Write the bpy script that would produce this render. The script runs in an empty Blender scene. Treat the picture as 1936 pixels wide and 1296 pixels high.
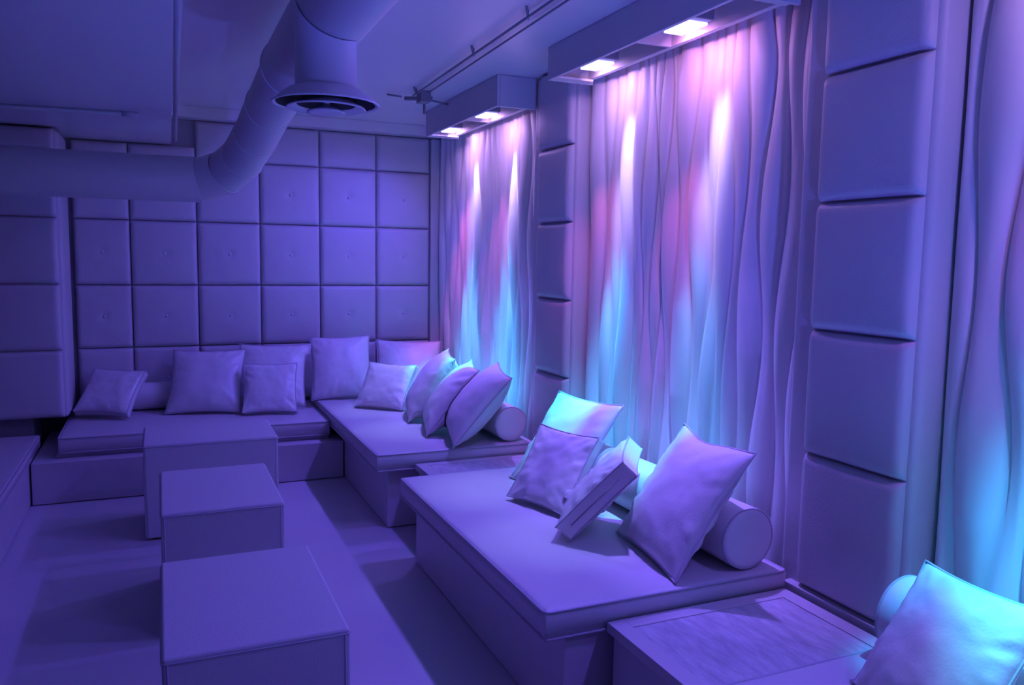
import bpy, bmesh, math, random
from math import pi, sin, cos, sqrt
from mathutils import Vector, Matrix, noise

scene = bpy.context.scene
COL = scene.collection

# ------------------------------------------------------------------ camera, world, exposure
cam_d = bpy.data.cameras.new('camera')
cam = bpy.data.objects.new('camera', cam_d)
COL.objects.link(cam)
cam_d.sensor_width = 36.0
cam_d.lens = 28.173
cam_d.clip_start = 0.02
R = ((0.91579, -0.02672, 0.40078), (-0.40132, -0.10213, 0.91023), (0.01661, -0.99441, -0.10425))
cam.matrix_world = Matrix(((R[0][0], -R[0][1], -R[0][2], 0.0),
                           (R[1][0], -R[1][1], -R[1][2], 0.0),
                           (R[2][0], -R[2][1], -R[2][2], 1.55),
                           (0, 0, 0, 1)))
scene.camera = cam

world = bpy.data.worlds.new('world')
scene.world = world
world.use_nodes = True
bg = world.node_tree.nodes['Background']
bg.inputs['Color'].default_value = (0.16, 0.11, 1.0, 1)
bg.inputs['Strength'].default_value = 0.004

vs = scene.view_settings
vs.view_transform = 'Standard'
vs.look = 'None'
vs.exposure = 0.0
vs.gamma = 1.0
vs.use_curve_mapping = False

# energies of the beams in every wall-washer head
E_WIDE, E_HALO, E_WHITE, E_RED, E_CYAN, E_AQUA, E_BLUE, E_GLOW = 88.0, 1.6, 56.0, 24.0, 440.0, 300.0, 160.0, 0.9
E_COLUMN = 50.0
C_COLUMN = (0.66, 0.50, 1.0)
E_UP = 460.0  # added ceiling fill lamp, not one of the washer heads
C_WIDE = (0.12, 0.07, 1.0)
C_HALO = (0.80, 0.40, 1.0)
C_WHITE = (0.42, 0.50, 1.0)
C_RED = (1.0, 0.14, 0.40)
C_CYAN = (0.0, 0.44, 1.0)
C_AQUA = (0.0, 0.80, 1.0)
C_GLOW = (0.50, 0.28, 1.0)
C_BLUE = (0.26, 0.14, 1.0)


# ------------------------------------------------------------------ materials
def new_mat(name, color, rough=0.5, bump=0.0, bscale=80.0, detail=3.0, spec=0.5, mottle=0.0, mscale=4.0):
    m = bpy.data.materials.new(name)
    m.use_nodes = True
    nt = m.node_tree
    b = nt.nodes['Principled BSDF']
    b.inputs['Base Color'].default_value = (*color, 1)
    b.inputs['Roughness'].default_value = rough
    b.inputs['Specular IOR Level'].default_value = spec
    tc = nt.nodes.new('ShaderNodeTexCoord')
    if bump > 0:
        n = nt.nodes.new('ShaderNodeTexNoise')
        n.inputs['Scale'].default_value = bscale
        n.inputs['Detail'].default_value = detail
        nt.links.new(tc.outputs['Object'], n.inputs['Vector'])
        bp = nt.nodes.new('ShaderNodeBump')
        bp.inputs['Strength'].default_value = bump
        bp.inputs['Distance'].default_value = 0.004
        nt.links.new(n.outputs['Fac'], bp.inputs['Height'])
        nt.links.new(bp.outputs['Normal'], b.inputs['Normal'])
    if mottle > 0:
        n2 = nt.nodes.new('ShaderNodeTexNoise')
        n2.inputs['Scale'].default_value = mscale
        n2.inputs['Detail'].default_value = 5
        nt.links.new(tc.outputs['Object'], n2.inputs['Vector'])
        mx = nt.nodes.new('ShaderNodeMixRGB')
        mx.inputs['Color1'].default_value = (*[c * (1 - mottle) for c in color], 1)
        mx.inputs['Color2'].default_value = (*[min(1, c * (1 + mottle * .4)) for c in color], 1)
        nt.links.new(n2.outputs['Fac'], mx.inputs['Fac'])
        nt.links.new(mx.outputs['Color'], b.inputs['Base Color'])
    return m


M_VINYL = new_mat('white_vinyl', (0.571, 0.563, 0.571), 0.42, 0.25, 220, 2)
M_PANEL = new_mat('white_panel_vinyl', (0.554, 0.546, 0.563), 0.46, 0.30, 160, 2)
M_PILLOW = new_mat('white_pillow_vinyl', (0.72, 0.71, 0.72), 0.40, 0.12, 120, 2)
M_PIPING = new_mat('grey_piping', (0.46, 0.46, 0.50), 0.5)
M_SEAM = new_mat('dark_seam', (0.30, 0.30, 0.33), 0.7)
M_PAINT = new_mat('white_paint', (0.544, 0.544, 0.544), 0.55, 0.12, 35, 4)
M_FLOOR = new_mat('white_floor_paint', (0.571, 0.563, 0.571), 0.38, 0.06, 12, 4, 0.4, 0.10, 2.5)
M_CEIL = new_mat('white_ceiling_paint', (0.689, 0.689, 0.689), 0.30, 0.10, 18, 4, 0.7)
M_DUCT = new_mat('white_duct_paint', (0.571, 0.571, 0.571), 0.42, 0.05, 20, 2)
M_DARK = new_mat('gap_shade_black', (0.02, 0.02, 0.025), 0.8)  # black put into the diffuser gaps in place of shade
M_BASE = new_mat('white_lacquer', (0.554, 0.546, 0.554), 0.35, 0.04, 15, 3, 0.4, 0.06, 5)
M_GLIDE = new_mat('black_glide', (0.03, 0.03, 0.03), 0.5)
M_METAL = new_mat('shade_toned_conduit', (0.22, 0.22, 0.24), 0.45)  # conduit and fitting colour darkened to imitate their shading
M_HOUSING = new_mat('lamp_housing', (0.25, 0.25, 0.27), 0.4)

# scuffed table inset
M_INSET = bpy.data.materials.new('scuffed_stone_inset')
M_INSET.use_nodes = True
_nt = M_INSET.node_tree
_b = _nt.nodes['Principled BSDF']
_tc = _nt.nodes.new('ShaderNodeTexCoord')
_mp = _nt.nodes.new('ShaderNodeMapping')
_mp.inputs['Scale'].default_value = (22, 5, 5)
_mp.inputs['Rotation'].default_value = (0, 0, 0.5)
_nz = _nt.nodes.new('ShaderNodeTexNoise')
_nz.inputs['Scale'].default_value = 1.6
_nz.inputs['Detail'].default_value = 8
_nz.inputs['Roughness'].default_value = 0.68
_cr = _nt.nodes.new('ShaderNodeValToRGB')
_cr.color_ramp.elements[0].position = 0.35
_cr.color_ramp.elements[0].color = (0.38, 0.38, 0.42, 1)
_cr.color_ramp.elements[1].position = 0.75
_cr.color_ramp.elements[1].color = (0.70, 0.70, 0.72, 1)
_nt.links.new(_tc.outputs['Object'], _mp.inputs['Vector'])
_nt.links.new(_mp.outputs['Vector'], _nz.inputs['Vector'])
_nt.links.new(_nz.outputs['Fac'], _cr.inputs['Fac'])
_nt.links.new(_cr.outputs['Color'], _b.inputs['Base Color'])
_b.inputs['Roughness'].default_value = 0.35

# sheer white curtain cloth
M_CURT = bpy.data.materials.new('sheer_white_cloth')
M_CURT.use_nodes = True
_nt = M_CURT.node_tree
_b = _nt.nodes['Principled BSDF']
_b.inputs['Base Color'].default_value = (0.74, 0.73, 0.74, 1)
_b.inputs['Roughness'].default_value = 0.5
_b.inputs['Sheen Weight'].default_value = 0.25

# lamp lens
M_LENS = bpy.data.materials.new('led_lens')
M_LENS.use_nodes = True
_nt = M_LENS.node_tree
_nt.nodes.remove(_nt.nodes['Principled BSDF'])
_e = _nt.nodes.new('ShaderNodeEmission')
_e.inputs['Color'].default_value = (0.30, 0.27, 1.0, 1)
_e.inputs['Strength'].default_value = 4.2
_nt.links.new(_e.outputs[0], _nt.nodes['Material Output'].inputs['Surface'])


# ------------------------------------------------------------------ helpers
def link_mesh(name, bm, mat, parent=None, smooth=False, loc=None, bevel=0.0, segs=2):
    me = bpy.data.meshes.new(name)
    bmesh.ops.recalc_face_normals(bm, faces=bm.faces[:])
    bm.to_mesh(me)
    bm.free()
    for p in me.polygons:
        p.use_smooth = smooth
    me.materials.append(mat)
    o = bpy.data.objects.new(name, me)
    COL.objects.link(o)
    if loc is not None:
        o.location = loc
    if parent is not None:
        o.parent = parent
    if bevel > 0:
        md = o.modifiers.new('bevel', 'BEVEL')
        md.width = bevel
        md.segments = segs
        md.limit_method = 'ANGLE'
        md.angle_limit = 0.6
        for p in me.polygons:
            p.use_smooth = True
        wn = o.modifiers.new('wn', 'WEIGHTED_NORMAL')
        wn.keep_sharp = False
    return o


def tag(o, label, cat, group=None):
    o['label'] = label
    o['category'] = cat
    if group:
        o['group'] = group
    return o


def struct(o):
    o['kind'] = 'structure'
    return o


def empty(name, loc=(0, 0, 0)):
    o = bpy.data.objects.new(name, None)
    o.empty_display_size = 0.1
    o.location = loc
    COL.objects.link(o)
    return o


def add_box(bm, x0, x1, y0, y1, z0, z1):
    v = [bm.verts.new((x, y, z)) for z in (z0, z1) for (x, y) in ((x0, y0), (x1, y0), (x1, y1), (x0, y1))]
    for f in ((0, 1, 2, 3), (4, 5, 6, 7), (0, 1, 5, 4), (1, 2, 6, 5), (2, 3, 7, 6), (3, 0, 4, 7)):
        bm.faces.new([v[i] for i in f])
    return bm


def box(x0, x1, y0, y1, z0, z1):
    return add_box(bmesh.new(), x0, x1, y0, y1, z0, z1)


def frames(pts, closed=False):
    n = len(pts)
    T = []
    for i in range(n):
        if closed:
            t = pts[(i + 1) % n] - pts[i - 1]
        else:
            t = pts[min(i + 1, n - 1)] - pts[max(i - 1, 0)]
        T.append(t.normalized())
    a = Vector((0, 0, 1)) if abs(T[0].z) < 0.9 else Vector((1, 0, 0))
    N = [(a - T[0] * a.dot(T[0])).normalized()]
    for i in range(1, n):
        v = N[-1] - T[i] * N[-1].dot(T[i])
        N.append(v.normalized())
    return T, N


def add_tube(bm, pts, r, seg=8, closed=False, cap=True):
    pts = [Vector(p) for p in pts]
    T, N = frames(pts, closed)
    rings = []
    rr = r if isinstance(r, (list, tuple)) else [r] * len(pts)
    for p, t, nn, q in zip(pts, T, N, rr):
        b = t.cross(nn)
        rings.append([bm.verts.new(p + (nn * cos(2 * pi * k / seg) + b * sin(2 * pi * k / seg)) * q) for k in range(seg)])
    m = len(rings)
    for i in range(m if closed else m - 1):
        A, B = rings[i], rings[(i + 1) % m]
        for k in range(seg):
            bm.faces.new((A[k], A[(k + 1) % seg], B[(k + 1) % seg], B[k]))
    if cap and not closed:
        bm.faces.new(rings[0])
        bm.faces.new(rings[-1])
    return bm


def tube(pts, r, seg=8, closed=False):
    return add_tube(bmesh.new(), pts, r, seg, closed)


def lathe(profile, seg=48, bm=None, c=(0, 0, 0)):
    """profile of (radius, z) around the z axis"""
    bm = bm or bmesh.new()
    rings = []
    for (r, z) in profile:
        if r < 1e-6:
            rings.append([bm.verts.new((c[0], c[1], c[2] + z))])
        else:
            rings.append([bm.verts.new((c[0] + r * cos(2 * pi * k / seg), c[1] + r * sin(2 * pi * k / seg), c[2] + z)) for k in range(seg)])
    for A, B in zip(rings, rings[1:]):
        for k in range(seg):
            a = [A[k % len(A)], A[(k + 1) % len(A)]] if len(A) > 1 else [A[0]]
            b = [B[(k + 1) % len(B)], B[k % len(B)]] if len(B) > 1 else [B[0]]
            if len(a) + len(b) >= 3:
                bm.faces.new(a + b)
    return bm


def padded(w, h, t, edge=0.035, n=18, button=False, seed=0):
    """padded upholstery panel: local x = width, y = height, z = outwards, back at z=0"""
    bm = bmesh.new()

    def coords(L):
        k = [0, .004, .011, .022, .036, .055, .085]
        k = [v for v in k if v < L * .3]
        inner = [k[-1] + (L - 2 * k[-1]) * i / n for i in range(1, n)]
        return k + inner + [L - v for v in reversed(k)]

    xs, ys = coords(w), coords(h)
    grid = []
    rnd = Vector((seed * 3.1, seed * 1.7, 0))

    def prof(d):
        q = min(1.0, d / edge)
        return sqrt(max(0.0, 1 - (1 - q) ** 2))

    for y in ys:
        row = []
        for x in xs:
            dx, dy = min(x, w - x), min(y, h - y)
            z = t * prof(dx) * prof(dy)
            u, v = 2 * x / w - 1, 2 * y / h - 1
            z += t * .35 * (1 - u * u) * (1 - v * v)
            z += .0022 * noise.noise(Vector((x * 9, y * 9, 0)) + rnd) * min(1, dx / .05) * min(1, dy / .05)
            if button:
                rr = sqrt((x - w / 2) ** 2 + (y - h / 2) ** 2)
                z -= .010 * math.exp(-(rr / .028) ** 2)
            row.append(bm.verts.new((x - w / 2, y - h / 2, z)))
        grid.append(row)
    for a, b in zip(grid, grid[1:]):
        for i in range(len(a) - 1):
            bm.faces.new((a[i], a[i + 1], b[i + 1], b[i]))
    # back
    ring = grid[0] + [r[-1] for r in grid[1:]] + grid[-1][-2::-1] + [r[0] for r in grid[-2:0:-1]]
    bk = [bm.verts.new((v.co.x, v.co.y, -.004)) for v in ring]
    m = len(ring)
    for i in range(m):
        bm.faces.new((ring[i], ring[(i + 1) % m], bk[(i + 1) % m], bk[i]))
    bm.faces.new(bk)
    return bm


ROT_BACK = Matrix(((1, 0, 0), (0, 0, -1), (0, 1, 0)))       # panel facing -Y
ROT_RIGHT = Matrix(((0, 0, -1), (-1, 0, 0), (0, 1, 0)))     # panel facing -X (local x = -Y)


def orient(bm, rot, loc):
    bmesh.ops.transform(bm, matrix=Matrix.Translation(loc) @ rot.to_4x4(), verts=bm.verts[:])
    return bm


# ------------------------------------------------------------------ the room
CEIL = 2.615
YB = 6.56          # face the back-wall panels are fixed to
XW = 2.09          # front of the pilaster bodies
XR = 2.30          # wall behind the curtains

struct(link_mesh('floor', box(-3.4, XR + .1, -1.5, YB + .1, -.08, 0), M_FLOOR))
struct(link_mesh('ceiling', box(-3.4, XR + .1, -1.5, YB + .1, CEIL, CEIL + .08), M_CEIL))
struct(link_mesh('wall_right', box(XR, XR + .1, -1.5, YB + .1, 0, CEIL), M_PAINT))
struct(link_mesh('wall_left', box(-3.4, -3.3, 1.5, YB + .1, 0, CEIL), M_PAINT))
wb = struct(link_mesh('wall_back', box(-3.3, XR, YB, YB + .1, 0, CEIL), M_SEAM))
struct(link_mesh('trim_1', box(.10, 2.2, YB - .16, YB, 2.535, CEIL), M_CEIL, bevel=.004))     # fascia above the tiles
# dropped soffit on the left, its edge very slightly out of square
bm = bmesh.new()
pl = [(-3.3, -1.2), (.02, -1.2), (.105, YB), (-3.3, YB)]
lo = [bm.verts.new((x, y, 2.345)) for x, y in pl]
hi = [bm.verts.new((x, y, CEIL)) for x, y in pl]
bm.faces.new(lo)
bm.faces.new(hi)
for i in range(4):
    bm.faces.new((lo[i], lo[(i + 1) % 4], hi[(i + 1) % 4], hi[i]))
struct(link_mesh('trim_2', bm, M_CEIL, bevel=.004))

struct(link_mesh('trim_3', box(2.102, XR - .002, YB - .05, YB - .002, .01, 2.53), M_PANEL, bevel=.01))
# tufted square panels of the back wall
COLX = [2.10 - .4575 * i for i in range(0, 8)]
ROWZ = [.39 - .46, .385, .847, 1.310, 1.785, 2.245, 2.535]
k = 0
for i in range(6):
    x1, x0 = COLX[i], max(COLX[i + 1], -.56)
    for j in range(len(ROWZ) - 1):
        z0, z1 = max(.02, ROWZ[j]), ROWZ[j + 1]
        if x1 < .3 and z1 > 2.4:
            z1 = 2.34
        k += 1
        w, h = x1 - x0 - .004, z1 - z0 - .004
        has_b = 1 <= j <= 4
        p = link_mesh('padded_panel', orient(padded(w, h, .032, .030, 14, has_b, k), ROT_BACK,
                      Vector(((x0 + x1) / 2, YB - .004, (z0 + z1) / 2))), M_PANEL, wb, True)
        if has_b:
            b = lathe([(0, .007), (.006, .0062), (.011, .003), (.012, 0), (.010, -.004), (0, -.004)], 20)
            bb = orient(b, ROT_BACK, Vector(((x0 + x1) / 2, YB - .004 - .034, (z0 + z1) / 2)))
            link_mesh('button', bb, M_PANEL, p, True)


# ------------------------------------------------------------------ pilasters
def pilaster(name, label, x_front, y0, y1, panel_y0, panel_y1, zs, plinth=True):
    t = empty(name, (x_front, (y0 + y1) / 2, 0))
    tag(t, label, 'pillar', 'upholstered pilasters')
    off = Vector(t.location)
    bm = box(x_front, XR - .002, y0, y1, .02, CEIL - .002)
    bmesh.ops.translate(bm, verts=bm.verts[:], vec=-off)
    link_mesh('pillar_body', bm, M_VINYL, t, bevel=.028, segs=5)
    for q, (z0, z1) in enumerate(zip(zs, zs[1:])):
        bm = padded(panel_y1 - panel_y0 - .004, z1 - z0 - .004, .034, .030, 12, False, q + 50)
        orient(bm, ROT_RIGHT, Vector((x_front + .002, (panel_y0 + panel_y1) / 2, (z0 + z1) / 2)) - off)
        link_mesh('padded_panel', bm, M_PANEL, t, True)
    if plinth:
        bm = box(x_front - .035, x_front + .01, panel_y0 - .004, y1 - .06, .02, zs[0] - .004)
        bmesh.ops.translate(bm, verts=bm.verts[:], vec=-off)
        link_mesh('plinth', bm, M_BASE, t, bevel=.004)
    return t


ZS = [.405, .885, 1.322, 1.756, 2.178, CEIL - .006]
pilaster('upholstered_pilaster', 'white padded wall pilaster beside the scuffed near table, five big panels', XW, 1.695, 2.24, 1.715, 2.135, ZS)
pilaster('upholstered_pilaster', 'narrow-looking white padded pilaster between the two lit curtains, behind the far table', XW, 3.93, 4.47, 3.945, 4.36, ZS)
# left corner pilaster faces the camera
t = empty('upholstered_pilaster', (-1.1, 6.3, 0))
tag(t, 'dim padded pilaster in the left corner, behind the low left bench', 'pillar', 'upholstered pilasters')
off = Vector(t.location)
bm = box(-3.28, -.575, 6.03, YB - .05, .44, 2.338)
bmesh.ops.translate(bm, verts=bm.verts[:], vec=-off)
link_mesh('pillar_body', bm, M_VINYL, t, bevel=.035, segs=5)
zl = [.447, .896, 1.333, 1.767, 2.20, 2.338]
for ci, (x0, x1) in enumerate(((-1.05, -.60), (-1.50, -1.05))):
    for q, (z0, z1) in enumerate(zip(zl, zl[1:])):
        bm = padded(x1 - x0 - .004, z1 - z0 - .004, .03, .03, 12, False, q + 80 + ci * 9)
        orient(bm, ROT_BACK, Vector(((x0 + x1) / 2, 6.028, (z0 + z1) / 2)) - off)
        link_mesh('padded_panel', bm, M_PANEL, t, True)
bm = box(-3.28, -.80, 6.12, YB - .05, .01, .44)
bmesh.ops.translate(bm, verts=bm.verts[:], vec=-off)
link_mesh('plinth', bm, M_SEAM, t, bevel=.004)


# ------------------------------------------------------------------ curtains
def curtain(label, y0, y1, seed, xoff=2.215, zb=.30, zt=2.60):
    """cloth gathered into lens-shaped folds: the seams between folds wander so that folds swell and pinch"""
    rnd = random.Random(int(seed * 10))
    nz, m = 170, 12
    seams, y, k = [], y0, 0
    while True:
        seams.append((y, rnd.uniform(1.05, 1.5), rnd.uniform(-.9, .9) + pi * (k % 2), rnd.uniform(.55, 1.1)))
        k += 1
        y += rnd.choice((.055, .085, .11, .125))
        if y > y1 - .03:
            break
    seams.append((y1, 1, 0, .3))
    tl = [(rnd.uniform(-1, 1), rnd.uniform(0, 6.3), rnd.uniform(.9, 1.6)) for _ in seams]
    bm = bmesh.new()
    rows = []
    for j in range(nz + 1):
        z = zb + (zt - zb) * j / nz
        env = min(1, (zt - z) / .25)
        pos = []
        for q, (yy, L, ph, am) in enumerate(seams):
            w = 0 if q in (0, len(seams) - 1) else .030 * am * env
            pos.append(yy + w * sin(2 * pi * z / L + ph) + .012 * env * noise.noise(Vector((yy * 7, z * 1.3, seed))))
        for q in range(1, len(pos)):
            pos[q] = max(pos[q], pos[q - 1] + .010)
        row = []
        for q in range(len(pos) - 1):
            a, b = pos[q], pos[q + 1]
            w = b - a
            ta, tp, tL = tl[q]
            for i in range(m + (1 if q == len(pos) - 2 else 0)):
                t = i / m
                yy = a + w * t
                h = .30 * min(w, .15) * (4 * t * (1 - t)) ** .62
                h += .14 * ta * w * (t - .5) * sin(2 * pi * z / tL + tp) * 4 * t * (1 - t) * 2.2
                h += .016 * noise.noise(Vector((yy * 3.5, z * .7, seed))) + .0016 * noise.noise(Vector((yy * 70, z * 1.5, seed)))
                row.append(bm.verts.new((xoff - .012 - h, yy, z)))
        rows.append(row)
    for A, B in zip(rows, rows[1:]):
        for i in range(len(A) - 1):
            bm.faces.new((A[i], A[i + 1], B[i + 1], B[i]))
    # a hem that gives the cloth its thickness
    o = link_mesh('sheer_curtain', bm, M_CURT, None, True)
    s = o.modifiers.new('solid', 'SOLIDIFY')
    s.thickness = .003
    tag(o, label, 'curtain', 'draped curtains along the right wall')
    return o


curtain('narrow rippled white curtain lit pink and cyan, nearest the padded back wall', 4.48, 6.50, 3.0)
curtain('wide rippled white curtain behind the middle daybed, lit pink on top and blue below', 2.25, 3.92, 1.0)
curtain('rippled curtain at the right picture edge, washed bright blue at its foot', -.6, 1.685, 5.0)


# ------------------------------------------------------------------ lamp boxes and wall-washer lamps
def spot(name, parent, loc, target, color, energy, size, blend, radius=.015, narrow=1.0):
    d = bpy.data.lights.new(name, 'SPOT')
    d.energy = energy
    d.color = color
    d.spot_size = size
    d.spot_blend = blend
    d.shadow_soft_size = radius
    o = bpy.data.objects.new(name, d)
    COL.objects.link(o)
    o.location = loc
    dirv = Vector(target) - Vector(loc)
    zc = -dirv.normalized()
    if narrow < 1.0:                    # an oval beam, narrow along the wall
        xc = Vector((0, 1, 0)) - zc * zc.y
        xc.normalize()
        o.rotation_euler = Matrix((xc, zc.cross(xc), zc)).transposed().to_euler()
        o.scale = (narrow, 1, 1)
    else:
        o.rotation_euler = dirv.to_track_quat('-Z', 'Y').to_euler()
    if parent:
        o.parent = parent
    return o


def pelmet(label, y0, y1, lamps, zb=2.452, xf=1.83):
    t = empty('lamp_pelmet', (xf, (y0 + y1) / 2, zb))
    tag(t, label, 'lamp box', 'boxed lamp pelmets over the curtains')
    off = Vector(t.location)

    def part(name, bm, m=M_PAINT, bev=.003):
        bmesh.ops.translate(bm, verts=bm.verts[:], vec=-off)
        return link_mesh(name, bm, m, t, bevel=bev)
    xb = 2.085
    part('front_board', box(xf, xf + .018, y0, y1, zb, CEIL - .001))
    part('end_board', box(xf + .018, xb, y0, y0 + .018, zb, CEIL - .001))
    part('end_board', box(xf + .018, xb, y1 - .018, y1, zb, CEIL - .001))
    part('bottom_flange', box(xf + .018, xb - .03, y1 - .075, y1 - .018, zb + .002, zb + .014))
    part('bottom_flange', box(xf + .018, xb - .03, y0 + .018, y0 + .045, zb + .002, zb + .014))
    ym = (y0 + y1) / 2
    part('divider', box(xf + .018, xb - .03, ym - .01, ym + .01, zb + .02, CEIL - .001))
    part('back_lip', box(xb - .03, xb, y0 + .018, y1 - .018, zb + .022, CEIL - .001))
    return t


def lamp(label, y, seed=0, kred=1.0, kcyan=1.0, kblue=1.0, halo=C_HALO, swing=0.0, x=1.955, zb=2.452):
    t = empty('led_washer_lamp', (x, y, zb + .03))
    tag(t, label, 'lamp', 'LED wall washers in the pelmets')
    bm = box(-.05, .05, -.12, .12, .004, .10)
    link_mesh('housing', bm, M_HOUSING, t, bevel=.006)
    link_mesh('lens', box(-.046, .046, -.085, .085, -.008, .004), M_LENS, t, bevel=.003)
    # the lamp's own beams: a wide violet wash and narrower colour beams
    spot('wash_beam', t, (-.01, 0, -.016), (-.68, swing, -1.0), C_WIDE, E_WIDE, 2.2, 1.0, .05)
    hd = bpy.data.lights.new('halo_beam', 'AREA')
    hd.shape = 'RECTANGLE'
    hd.size, hd.size_y = .03, .10
    hd.energy = E_HALO
    hd.color = halo
    ho = bpy.data.objects.new('halo_beam', hd)
    COL.objects.link(ho)
    ho.parent = t
    ho.location = (.03, .07, -.012)
    ho.rotation_euler = (0, -math.radians(50), 0)
    spot('column_beam', t, (.0, 0, -.014), (.46, .13, -1.0), C_COLUMN, E_COLUMN, 1.05, 1.0, .03, .30)
    spot('white_beam', t, (.0, .01, -.014), (-.25, .0, -1.0), C_WHITE, E_WHITE, .42, 1.0, .02)
    spot('red_beam', t, (.0, .05, -.014), (.15, .34, -1.0), C_RED, E_RED * kred, .60, 1.0, .015)
    spot('cyan_beam', t, (.0, -.01, -.014), (.05, .10, -1.0), C_CYAN, E_CYAN * kcyan, .42, 1.0, .015)
    spot('aqua_beam', t, (.0, -.01, -.014), (-.06, -.02, -1.0), C_AQUA, E_AQUA * kcyan, .30, 1.0, .015)
    gd = bpy.data.lights.new('lens_glow', 'AREA')
    gd.shape = 'RECTANGLE'
    gd.size, gd.size_y = .085, .165
    gd.energy = E_GLOW
    gd.color = C_GLOW
    go = bpy.data.objects.new('lens_glow', gd)
    COL.objects.link(go)
    go.parent = t
    go.location = (0, 0, -.012)
    spot('blue_beam', t, (.0, -.05, -.014), (-.03, -.22, -1.0), C_BLUE, E_BLUE * kblue, .55, 1.0, .015)
    return t


pelmet('white boxed pelmet with two lamps, nearest the padded back wall', 4.43, 5.80, 2, 2.435)
pelmet('long white boxed pelmet at the top, over the wide curtain', 2.27, 3.765, 2)
pelmet('white boxed pelmet over the curtain at the right picture edge', -.10, 1.66, 2)
lamp('glowing lamp at the far end of the far pelmet', 5.60, kred=1.6, swing=.42, zb=2.435)
lamp('glowing lamp at the near end of the far pelmet', 4.91, swing=.25, zb=2.435)
lamp('glowing lamp at the far end of the long pelmet', 3.48)
lamp('glowing lamp midway along the long pelmet, top of the picture', 2.77, kcyan=.5, halo=(1.0, 0.34, 0.95))
lamp('lamp at the far end of the pelmet over the right-edge curtain', 1.12, kred=.35, kcyan=1.25)
lamp('lamp at the near end of the pelmet over the right-edge curtain', .28)


# added fill lamp, unseen behind the viewer's right, that brightens the ceiling
t = empty('added_fill_lamp', (.95, -.85, 0))
tag(t, 'added unseen fill lamp tipped up at the ceiling', 'lamp')
link_mesh('stand', box(-.09, .09, -.09, .09, .002, .03), M_HOUSING, t, bevel=.004)
link_mesh('housing', lathe([(0, .03), (.05, .03), (.075, .10), (.08, .26), (.074, .26), (.07, .24), (0, .24)], 32), M_HOUSING, t, True)
link_mesh('lens', lathe([(0, .246), (.068, .246), (.068, .242), (0, .242)], 32), M_LENS, t, True)
spot('fill_up_beam', t, (0, 0, .27), (.28, 3.7, 2.6), (0.105, 0.12, 1.0), E_UP, 1.0, 1.0, .06)

# ------------------------------------------------------------------ seating
def rect_loop(x0, x1, y0, y1, z, r=.02, n=4):
    pts = []
    for (cx, cy, a0) in ((x1 - r, y1 - r, 0), (x0 + r, y1 - r, pi / 2), (x0 + r, y0 + r, pi), (x1 - r, y0 + r, 1.5 * pi)):
        for k in range(n + 1):
            a = a0 + pi / 2 * k / n
            pts.append((cx + r * cos(a), cy + r * sin(a), z))
    return pts


def cushion(x0, x1, y0, y1, z0, z1, off, seed=0, crown=.002):
    """mattress with soft edges and a slightly wavy top"""
    bm = bmesh.new()
    nx, ny = max(8, int((x1 - x0) / .045)), max(8, int((y1 - y0) / .045))
    e = [0, .006, .016]

    def cs(a, b, n):
        s = [a + v for v in e]
        t = [b - v for v in reversed(e)]
        return s + [a + .03 + (b - a - .06) * i / n for i in range(n + 1)] + t
    xs, ys = cs(x0, x1, nx), cs(y0, y1, ny)
    top, bot = [], []
    for y in ys:
        ra, rb = [], []
        for x in xs:
            d = min(min(x - x0, x1 - x), min(y - y0, y1 - y))
            q = min(1, d / .02)
            dz = -.008 * (1 - sqrt(max(0, 1 - (1 - q) ** 2)))
            w = min(1, d / .15)
            z = z1 + dz + crown * w + .004 * w * noise.noise(Vector((x * 3.2, y * 3.2, seed))) \
                + .003 * w * noise.noise(Vector((x * 9 + y * 5, y * 6 - x * 6, seed + 4)))
            ra.append(bm.verts.new((x - off.x, y - off.y, z - off.z)))
            rb.append(bm.verts.new((x - off.x, y - off.y, z0 - off.z)))
        top.append(ra)
        bot.append(rb)
    for G in (top, bot):
        for a, b in zip(G, G[1:]):
            for i in range(len(a) - 1):
                bm.faces.new((a[i], a[i + 1], b[i + 1], b[i]))

    def ring(G):
        return G[0] + [r[-1] for r in G[1:]] + G[-1][-2::-1] + [r[0] for r in G[-2:0:-1]]
    A, B = ring(top), ring(bot)
    for i in range(len(A)):
        j = (i + 1) % len(A)
        bm.faces.new((A[i], A[j], B[j], B[i]))
    return bm


def seat(name, label, cat, group, base, matt, seed=0, base_parts=None, seam_y=None):
    t = empty(name, ((base[0] + base[1]) / 2, (base[2] + base[3]) / 2, 0))
    tag(t, label, cat, group)
    off = Vector(t.location)
    bm = box(*base)
    bmesh.ops.translate(bm, verts=bm.verts[:], vec=-off)
    b = link_mesh('base', bm, M_BASE, t, bevel=.006)
    if matt:
        m = link_mesh('mattress', cushion(*matt, off, seed), M_VINYL, t, True)
        x0, x1, y0, y1, z0, z1 = matt
        for z in (z1 - .005, z0 + .006):
            pts = [Vector(p) - off for p in rect_loop(x0 - .001, x1 + .001, y0 - .001, y1 + .001, z)]
            link_mesh('piping', tube(pts, .0042, 6, True), M_PIPING, m, True)
    return t


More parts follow.
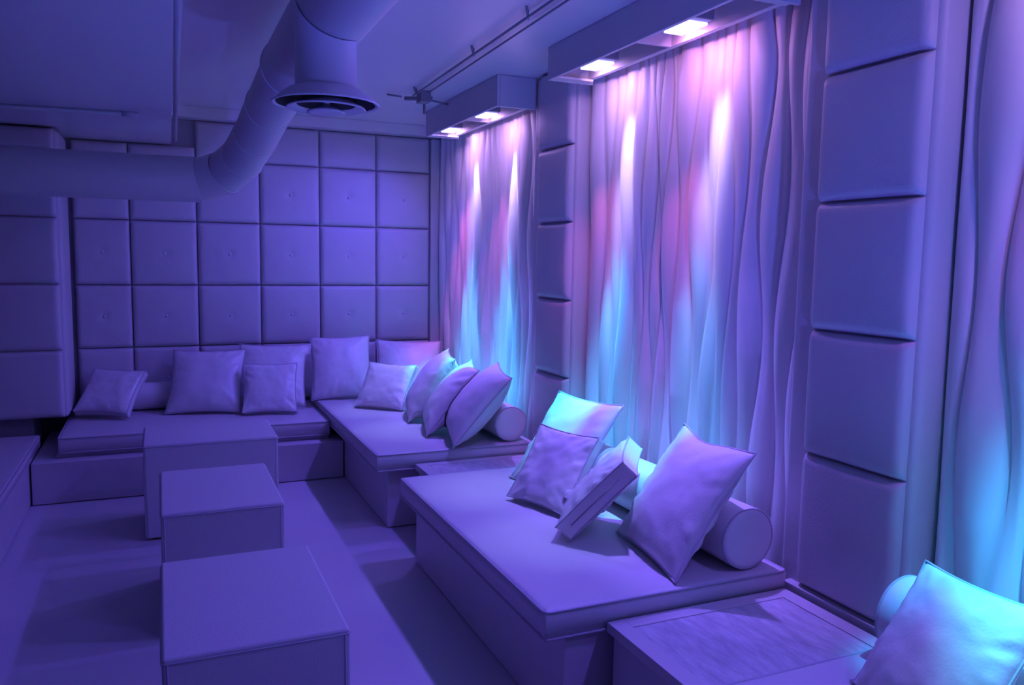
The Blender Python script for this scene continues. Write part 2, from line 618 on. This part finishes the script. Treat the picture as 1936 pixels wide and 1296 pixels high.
DB = 'daybeds along the right wall'
seat('daybed', 'middle white daybed under the wide curtain, four pillows and a bolster on it', 'daybed', DB,
     (1.158, 2.04, 2.175, 3.80, .004, .349), (1.078, 2.045, 2.155, 3.80, .35, .45), 1)
seat('daybed', 'corner daybed running to the padded back wall, three pillows leaning side by side', 'daybed', DB,
     (1.158, 2.04, 4.356, 6.48, .004, .349), (1.080, 2.045, 4.29, 6.47, .35, .45), 2)
seat('daybed', 'near daybed cut off by the bottom right corner of the picture', 'daybed', DB,
     (1.158, 2.04, .05, 1.56, .004, .349), (1.08, 2.03, .02, 1.595, .35, .45), 3)
t = seat('banquette', 'long low white banquette along the padded back wall, under a row of pillows', 'bench', None,
         (-.745, 1.15, 5.51, 6.50, .004, .262), (-.605, 1.072, 5.60, 6.48, .290, .392), 4)
off = Vector(t.location)
bm = box(-.62, 1.07, 5.63, 6.46, .2625, .2895)
bmesh.ops.translate(bm, verts=bm.verts[:], vec=-off)
link_mesh('mattress_plinth', bm, M_BASE, t, bevel=.003)
t = seat('low_bench', 'dim low bench along the left edge of the picture, dark flat top', 'bench', None,
         (-1.75, -.755, 2.2, 6.02, .004, .265), (-1.75, -.752, 2.2, 6.02, .266, .335), 6)


# ------------------------------------------------------------------ side tables
def table(label, x0, x1, y0, y1, zt):
    t = empty('side_table', ((x0 + x1) / 2, (y0 + y1) / 2, 0))
    tag(t, label, 'table', 'low side tables between the daybeds')
    off = Vector(t.location)

    def part(name, bm, m, bev):
        bmesh.ops.translate(bm, verts=bm.verts[:], vec=-off)
        return link_mesh(name, bm, m, t, bevel=bev)
    part('body', box(x0 + .02, x1 - .01, y0 + .01, y1 - .01, .004, zt - .035), M_BASE, .004)
    w = .06
    bm = bmesh.new()
    add_box(bm, x0, x0 + w, y0, y1, zt - .0345, zt)
    add_box(bm, x1 - w, x1, y0, y1, zt - .0345, zt)
    add_box(bm, x0 + w, x1 - w, y0, y0 + w, zt - .0345, zt)
    add_box(bm, x0 + w, x1 - w, y1 - w, y1, zt - .0345, zt)
    part('top_frame', bm, M_BASE, .002)
    part('inset_top', box(x0 + w + .001, x1 - w - .001, y0 + w + .001, y1 - w - .001, zt - .03, zt - .003), M_INSET, .001)
    return t


table('low side table with scuffed inset top between the near and middle daybeds', 1.298, 2.035, 1.605, 2.146, .384)
table('low side table squeezed between the corner and middle daybeds, mostly hidden', 1.298, 2.035, 3.82, 4.280, .385)


# ------------------------------------------------------------------ ottomans
def ottoman(label, x0, x1, y0, y1, h=.52):
    t = empty('ottoman', ((x0 + x1) / 2, (y0 + y1) / 2, 0))
    tag(t, label, 'ottoman', 'white cube ottomans in a row on the floor')
    off = Vector(t.location)

    def part(name, bm, m, bev, parent=t, smooth=False):
        bmesh.ops.translate(bm, verts=bm.verts[:], vec=-off)
        return link_mesh(name, bm, m, parent, smooth, bevel=bev, segs=3)
    b = part('body', box(x0, x1, y0, y1, .012, h), M_VINYL, .010)
    # stitched edge welts
    pts = [Vector(p) for p in rect_loop(x0 - .0005, x1 + .0005, y0 - .0005, y1 + .0005, h - .014, .012)]
    part('welt', tube(pts, .0028, 6, True), M_PIPING, 0, b, True)
    for cx, cy in ((x0, y0), (x1, y0), (x1, y1), (x0, y1)):
        sx = 1 if cx == x0 else -1
        sy = 1 if cy == y0 else -1
        part('welt', tube([(cx + sx * .014, cy - sy * .0005, .02), (cx + sx * .014, cy - sy * .0005, h - .015)], .0022, 6), M_PIPING, 0, b, True)
    for cx in (x0 + .05, x1 - .05):
        for cy in (y0 + .05, y1 - .05):
            part('foot', lathe([(0, 0), (.018, 0), (.02, .004), (.02, .012), (0, .012)], 16, None, (cx, cy, 0)), M_GLIDE, 0, t, True)
    return t


ottoman('nearest white cube ottoman, at the bottom edge of the picture', -.022, .460, 2.125, 2.835)
ottoman('middle white cube ottoman, between the nearest and the farthest', -.022, .455, 3.37, 4.06)
ottoman('farthest white ottoman, turned crosswise, nearest the long banquette', -.106, .592, 4.61, 5.12, .528)


# ------------------------------------------------------------------ pillows
from mathutils.bvhtree import BVHTree
COLLIDERS = []


def world_bvh(o):
    mw = o.matrix_world if o.parent is None else Matrix.Translation(o.parent.location)
    return BVHTree.FromPolygons([mw @ v.co for v in o.data.vertices], [tuple(p.vertices) for p in o.data.polygons])


def press(bm, mw, margin=.008, passes=4):
    """soft things give way a little where they lean on what is already there"""
    inv = mw.inverted()
    for k in range(passes):
        moved = 0
        for v in bm.verts:
            p = mw @ v.co
            for tree in COLLIDERS:
                hit, nrm, idx, dist = tree.find_nearest(p, .05)
                if hit is None:
                    continue
                if (p - hit).dot(nrm) < 0 or dist < margin * .8:
                    p = hit + nrm * margin
                    moved += 1
            v.co = inv @ p
        if not moved:
            break
    return bm


for q in bpy.data.objects:
    if q.name.startswith('mattress') and q.type == 'MESH' and not q.name.startswith('mattress_p'):
        COLLIDERS.append(world_bvh(q))
# ------------------------------------------------------------------ bolsters
def bolster(label, c, axis, L, r, group='round bolsters'):
    """c = centre of one end, axis = direction towards the other end"""
    prof = [(0, 0.0)]
    e = .018
    prof += [(r * .55, -.004), (r - e, 0)]
    for k in range(1, 6):
        a = pi / 2 * k / 5
        prof.append((r - e + e * sin(a), e - e * cos(a)))
    n = 24
    for i in range(1, n):
        q = i / n
        prof.append((r * (1 + .02 * sin(pi * q)), e + (L - 2 * e) * q))
    for k in range(0, 6):
        a = pi / 2 * k / 5
        prof.append((r - e + e * cos(a), L - e + e * sin(a)))
    prof += [(r * .55, L + .004), (0, L)]
    bm = lathe(prof, 40)
    for v in bm.verts:
        q = noise.noise(Vector((v.co.x * 9, v.co.y * 9, v.co.z * 4)) + Vector(c))
        d = Vector((v.co.x, v.co.y, 0))
        v.co += d * .02 * q
    o = link_mesh('bolster', bm, M_PILLOW, None, True)
    ax = Vector(axis).normalized()
    o.matrix_world = Matrix.Translation(c) @ ax.to_track_quat('Z', 'Y').to_matrix().to_4x4()
    tag(o, label, 'bolster', group)
    COLLIDERS.append(world_bvh(o))
    for z in (.006, L - .006):
        pts = [((r - .003) * cos(2 * pi * k / 40), (r - .003) * sin(2 * pi * k / 40), z) for k in range(40)]
        link_mesh('piping', tube(pts, .0035, 6, True), M_PIPING, o, True)
    return o


bolster('white bolster on the middle daybed, round end facing the scuffed near table', (1.90, 2.19, .568), (.0, 1, 0), 1.25, .112)
bolster('white bolster on the corner daybed, round end just behind the nearest leaning pillow', (1.91, 4.33, .562), (0, 1, 0), 1.15, .104)
bolster('bolster end at the bottom right, behind the blue-lit pillow', (1.90, 1.545, .570), (.02, -1, 0), 1.2, .112)
bolster('dim bolster lying along the back wall behind the small tilted pillow', (.16, 6.425, .497), (-1, 0, 0), .66, .098)



def pillow(label, c, r, u, w, T=.15, gusset=0.0, seed=0, group='square throw pillows', h=None, dent=0.0):
    h = h or w
    r = Vector(r).normalized()
    u = Vector(u)
    u = (u - r * u.dot(r)).normalized()
    n = r.cross(u)
    N = 30
    g2 = gusset / 2

    def outline(a, b):
        # seam corners reach out, sides draw in
        x = w / 2 * a * (1.015 - .075 * (1 - b * b) * abs(a) ** 3)
        y = h / 2 * b * (1.015 - .075 * (1 - a * a) * abs(b) ** 3)
        if dent and b > 0:
            y -= dent * b ** 2 * math.exp(-((a + .25) / .45) ** 2)
        return x, y

    def thick(a, b):
        A = max(0, 1 - abs(a) ** 2.4)
        B = max(0, 1 - abs(b) ** 2.4)
        t = (A * B) ** .62 * (T - gusset) / 2
        # creases run in from the seams
        ed = max(abs(a), abs(b))
        k = noise.noise(Vector((a * 2.6 + seed, b * 2.6, seed * .7)))
        k2 = noise.noise(Vector((a * 7 + seed, b * 7 - seed, 1.3)))
        k3 = noise.noise(Vector((math.atan2(b, a) * 6.5, ed * 1.3, seed)))
        wedge = min(1, (1 - ed) * 9)
        return t + wedge * (.006 * k + .0030 * k2 + .016 * k3 * ed ** 3)
    bm = bmesh.new()
    P = [-1 + 2 * i / N for i in range(N + 1)]
    P = [math.copysign(abs(p) ** .85, p) for p in P]
    F, Bk = [], []
    for b in P:
        fa, fb = [], []
        for a in P:
            x, y = outline(a, b)
            z = thick(a, b)
            edge = abs(a) > .9999 or abs(b) > .9999
            z1 = g2 + (0 if edge else z)
            fa.append(bm.verts.new((x, y, z1)))
            if edge and gusset == 0:
                fb.append(fa[-1])
            else:
                z2 = thick(-a, b) if not edge else 0
                fb.append(bm.verts.new((x, y, -g2 - z2)))
        F.append(fa)
        Bk.append(fb)
    for G in (F, Bk):
        for p, q in zip(G, G[1:]):
            for i in range(N):
                bm.faces.new((p[i], p[i + 1], q[i + 1], q[i]))
    ringi = [(0, i) for i in range(N)] + [(i, N) for i in range(N)] + [(N, N - i) for i in range(N)] + [(N - i, 0) for i in range(N)]
    me_rot = Matrix((r, u, n)).transposed().to_4x4()
    mw = Matrix.Translation(c) @ me_rot
    bmesh.ops.recalc_face_normals(bm, faces=bm.faces[:])
    press(bm, mw)
    ringF = [F[j][i].co.copy() for j, i in ringi]
    if gusset:
        ringB = [Bk[j][i].co.copy() for j, i in ringi]
    o = link_mesh('throw_pillow', bm, M_PILLOW, None, True)
    o.matrix_world = mw
    COLLIDERS.append(world_bvh(o))
    tag(o, label, 'pillow', group)
    if gusset:
        bm = bmesh.new()
        A = [bm.verts.new(v) for v in ringF]
        mid = [bm.verts.new((p + q) / 2) for p, q in zip(ringF, ringB)]
        B = [bm.verts.new(v) for v in ringB]
        m = len(A)
        for S1, S2 in ((A, mid), (mid, B)):
            for i in range(m):
                j = (i + 1) % m
                bm.faces.new((S1[i], S1[j], S2[j], S2[i]))
        link_mesh('gusset', bm, M_PILLOW, o, True)
        for ring in (ringF, ringB):
            link_mesh('piping', tube([v * 1.004 for v in ring], .0032, 6, True), M_PIPING, o, True)
        zz = [] if seed != 13 else [Vector((w / 2 * .955, -h * .36, .004)), Vector((w / 2 * .93, 0, .004)), Vector((w / 2 * .955, h * .36, .004))]
        zz = [Vector((p.x + .026, p.y, p.z)) for p in zz]
        if zz:
            link_mesh('zipper', tube(zz, .003, 6), M_SEAM, o, True)
    else:
        link_mesh('piping', tube([v * 1.003 for v in ringF], .0036, 6, True), M_PIPING, o, True)
    return o


PB = 'pillows along the back banquette'
PC = 'pillows on the corner daybed'
PM = 'pillows on the middle daybed'
pillow('small square pillow tilted alone at the left end of the banquette', (-.332, 6.245, .562), (.902, -.432, -.025), (.325, .638, .698), .371, .13, .05, 1, PB)
pillow('large square pillow on the banquette, left of the small upright one', (.297, 6.227, .619), (.969, -.245, .012), (.131, .56, .818), .512, .17, 0, 2, PB)
pillow('large square pillow bridging the banquette and the corner daybed', (1.276, 6.190, .688), (.985, -.17, .03), (.08, .47, .88), 0.455, .16, 0, 5, PB, h=0.515)
pillow('large square pillow on the banquette half hidden behind the small upright one', (.765, 6.25, .642), (.977, -.212, -.011), (.111, .466, .878), .495, .12, 0, 3, PB)
pillow('small square pillow standing upright in front of a large one on the banquette', (.722, 6.012, .576), (.986, -.168, 0), (.081, .474, .877), .373, .11, .04, 4, PB)
pillow('large square pillow in the room corner, its right half lit pink', (1.815, 6.18, .655), (.971, -.239, -.026), (.13, .55, .80), .515, .15, 0, 6, PC)
pillow('small square pillow in front of the pink-lit corner pillow', (1.495, 5.66, .606), (.758, -.652, -.016), (.418, .467, .779), .373, .12, .03, 7, PC)
pillow('nearest of the three large pillows leaning side by side, before the bolster end', (1.722, 4.42, .684), (-.235, -.971, -.052), (.607, -.189, .772), .495, .215, 0, 10, PC, h=.513)
pillow('middle of the three large pillows leaning side by side on the corner daybed', (1.678, 4.781, .668), (-.266, -.964, -.004), (.595, -.168, .786), .495, .19, 0, 9, PC, h=.51)
pillow('farthest of the three large pillows leaning side by side on the corner daybed', (1.686, 5.235, .680), (-.244, -.97, -.025), (.564, -.162, .81), .50, .185, 0, 8, PC, h=.512)
pillow('large pillow on the middle daybed with a bright cyan top edge, behind a small one', (1.765, 3.365, 0.665), (.133, -.991, .019), (.569, .092, .817), .511, .12, 0, 11, PM)
pillow('small boxy pillow propped against the cyan-topped large pillow', (1.597, 3.127, .614), (.296, -.955, 0), (.525, .163, .835), .365, .095, .045, 12, PM)
pillow('biggest-looking pillow at the near end of the middle daybed, against the bolster', (1.762, 2.415, .675), (-.146, -.989, .002), (.539, -.078, .839), .515, .15, 0, 14, PM, None, .02)
pillow('small boxy pillow seen edge-on with its zipped side showing, middle daybed', (1.612, 2.748, .638), (-.579, -.813, -.059), (.518, -.423, .744), .352, .125, .075, 13, PM, h=.372)
pillow('pillow in the bottom right corner of the picture, lit blue', (1.722, 1.272, .612), (-.167, -.984, .06), (.579, -.049, .814), .385, .14, 0, 15, None)


# ------------------------------------------------------------------ air duct and diffuser
t = empty('air_duct', (.5, 4.0, 2.2))
tag(t, 'white round air duct running along the back wall and elbowing toward the viewer', 'duct')
off = Vector(t.location)


def gore(name, pts, r, seg=40):
    bm = tube([Vector(p) - off for p in pts], r, seg)
    return link_mesh(name, bm, M_DUCT, t, True)


def smooth_flat(o):
    for p in o.data.polygons:
        p.use_smooth = len(p.vertices) == 4
    return o


RD = .135
path = [(-3.25, 5.2, 1.985), (.235, 5.2, 1.985), (.375, 5.13, 2.03), (.46, 4.98, 2.105), (.51, 4.72, 2.205), (.535, 4.3, 2.295), (.54, 3.6, 2.345), (.535, -1.2, 2.345)]
P = [Vector(p) for p in path]


def seg_ring(a, b, r, miter_a, miter_b, seg=44):
    """a cylinder from a to b whose ends are cut along the mitre planes"""
    bm = bmesh.new()
    d = (b - a).normalized()
    up = Vector((0, 0, 1))
    n1 = (up - d * up.dot(d)).normalized()
    n2 = d.cross(n1)
    A, B = [], []
    for k in range(seg):
        o = (n1 * cos(2 * pi * k / seg) + n2 * sin(2 * pi * k / seg)) * r
        ta = -o.dot(miter_a) / d.dot(miter_a)
        tb = -o.dot(miter_b) / d.dot(miter_b)
        A.append(bm.verts.new(a + o + d * ta - off))
        B.append(bm.verts.new(b + o + d * tb - off))
    for k in range(seg):
        bm.faces.new((A[k], A[(k + 1) % seg], B[(k + 1) % seg], B[k]))
    return bm


mit = []
for i in range(len(P)):
    if i == 0:
        mit.append((P[1] - P[0]).normalized())
    elif i == len(P) - 1:
        mit.append((P[-1] - P[-2]).normalized())
    else:
        mit.append(((P[i] - P[i - 1]).normalized() + (P[i + 1] - P[i]).normalized()).normalized())
for i in range(len(P) - 1):
    r0 = (.133, .128, .124, .121, .119, .119, .126)[i]
    link_mesh('duct_section' if i in (0, 6) else 'elbow_section', seg_ring(P[i], P[i + 1], r0, mit[i], mit[i + 1]), M_DUCT, t, True)
    if 0 < i < 7:
        dmid = mit[i]
        n1 = dmid.orthogonal().normalized()
        n2 = dmid.cross(n1)
        pts = [P[i] + (n1 * cos(2 * pi * k / 44) + n2 * sin(2 * pi * k / 44)) * (r0 + .001) - off for k in range(44)]
        link_mesh('seam_ring', tube(pts, .004, 6, True), M_DUCT, t, True)

DX, DY = .505, 2.66
t = empty('air_diffuser', (DX, DY, 2.06))
tag(t, 'round white ceiling air diffuser hanging on a short collar under the duct', 'vent')
cb = lathe([(.097, .19), (.097, .02), (.107, .018), (.107, .0)], 48)
for v in cb.verts:                      # the collar's upper rim is cut to the round underside of the duct
    if v.co.z > .1:
        v.co.z = 2.345 - sqrt(max(0, .126 ** 2 - (v.co.x + DX - .536) ** 2)) - .003 - 2.06
link_mesh('collar', cb, M_DUCT, t, True)
link_mesh('outer_cone', lathe([(.100, .022), (.118, .016), (.140, .000), (.163, -.022), (.170, -.026), (.169, -.030), (.163, -.029), (.140, -.008), (.118, .010), (.100, .016)], 64), M_DUCT, t, True)
link_mesh('throat_shade', lathe([(0, .012), (.112, .010), (.136, -.009), (.156, -.027)], 64), M_DARK, t, True)  # black sheet standing in for the shaded gap inside the ring
link_mesh('middle_cone', lathe([(.050, .000), (.085, -.016), (.122, -.036), (.126, -.041), (.122, -.043), (.085, -.024), (.050, -.006), (.050, .0)], 64), M_DUCT, t, True)
link_mesh('inner_throat_shade', lathe([(0, -.004), (.050, -.008), (.080, -.024), (.092, -.030)], 40), M_DARK, t, True)  # the shade under the middle cone, also set as black colour
link_mesh('centre_cone', lathe([(0, -.030), (.03, -.036), (.060, -.050), (.062, -.054), (.05, -.055), (0, -.048)], 48), M_DUCT, t, True)
link_mesh('hub_stem', lathe([(.012, .05), (.012, -.04), (0, -.04)], 16), M_DUCT, t, True)

# ------------------------------------------------------------------ pipes and conduits under the ceiling
o = link_mesh('drain_pipe', tube([(.052, 1.0, 2.36), (.128, 6.33, 2.355)], .014, 14), M_DUCT, None, True)
tag(o, 'thin white pipe running along the edge of the dropped ceiling, upper left', 'pipe')
o2 = link_mesh('end_cap', tube([(.128, 6.33, 2.355), (.1285, 6.36, 2.355)], .018, 14), M_SEAM, o, True)

t = empty('conduit', (-.6, 5.3, 2.33))
tag(t, 'thin horizontal conduit with a coupling under the dark dropped ceiling, upper left', 'pipe')
off = Vector(t.location)
link_mesh('pipe', tube([Vector((-3.2, 5.52, 2.334)) - off, Vector((-.17, 5.17, 2.334)) - off], .011, 12), M_DUCT, t, True)
link_mesh('coupling', tube([Vector((-.17, 5.17, 2.334)) - off, Vector((-.085, 5.16, 2.334)) - off], .015, 14), M_DUCT, t, True)


def conduit(label, a, b, clips, r=.009):
    a, b = Vector(a), Vector(b)
    t = empty('conduit', a)
    tag(t, label, 'pipe', 'conduits along the ceiling')
    link_mesh('pipe', tube([Vector((0, 0, 0)), b - a], r, 10), M_METAL, t, True)
    for q in clips:
        p = (b - a) * q
        link_mesh('clip', tube([p + Vector((-.03, -.05, CEIL - a.z - .001)), p + Vector((-.012, -.02, .012)), p + Vector((.01, .02, .0)), p + Vector((0, 0, CEIL - a.z - .001))], .006, 6), M_METAL, t, True)
    return t


conduit('left one of two thin ceiling conduits, held by star-shaped clips', (1.53, 5.12, 2.585), (1.44, 1.6, 2.585), (.02, .33, .53, .8), .006)
conduit('right one of two thin ceiling conduits, closer to the lamp pelmets', (1.60, 5.02, 2.592), (1.50, 1.6, 2.592), (.9,), .0048)
t = empty('junction_box', (1.60, 5.12, 2.57))
tag(t, 'small cluster of pipe fittings where the two ceiling conduits end, beside the far pelmet', 'pipe fitting')
link_mesh('box_body', box(-.035, .035, -.05, .05, -.025, .044), M_METAL, t, bevel=.004)
link_mesh('pipe', tube([(-.10, .09, .01), (-.02, .03, .005), (.05, -.02, .005)], .013, 10), M_METAL, t, True)
link_mesh('pipe', tube([(.03, .05, .01), (.22, .16, .012)], .007, 8), M_METAL, t, True)
link_mesh('pipe', tube([(-.12, .10, .02), (-.2, .16, .038)], .006, 8), M_METAL, t, True)
link_mesh('sprinkler_drop', tube([(.035, .10, .0), (.035, .10, -.05), (.04, .11, -.075)], .009, 8), M_METAL, t, True)
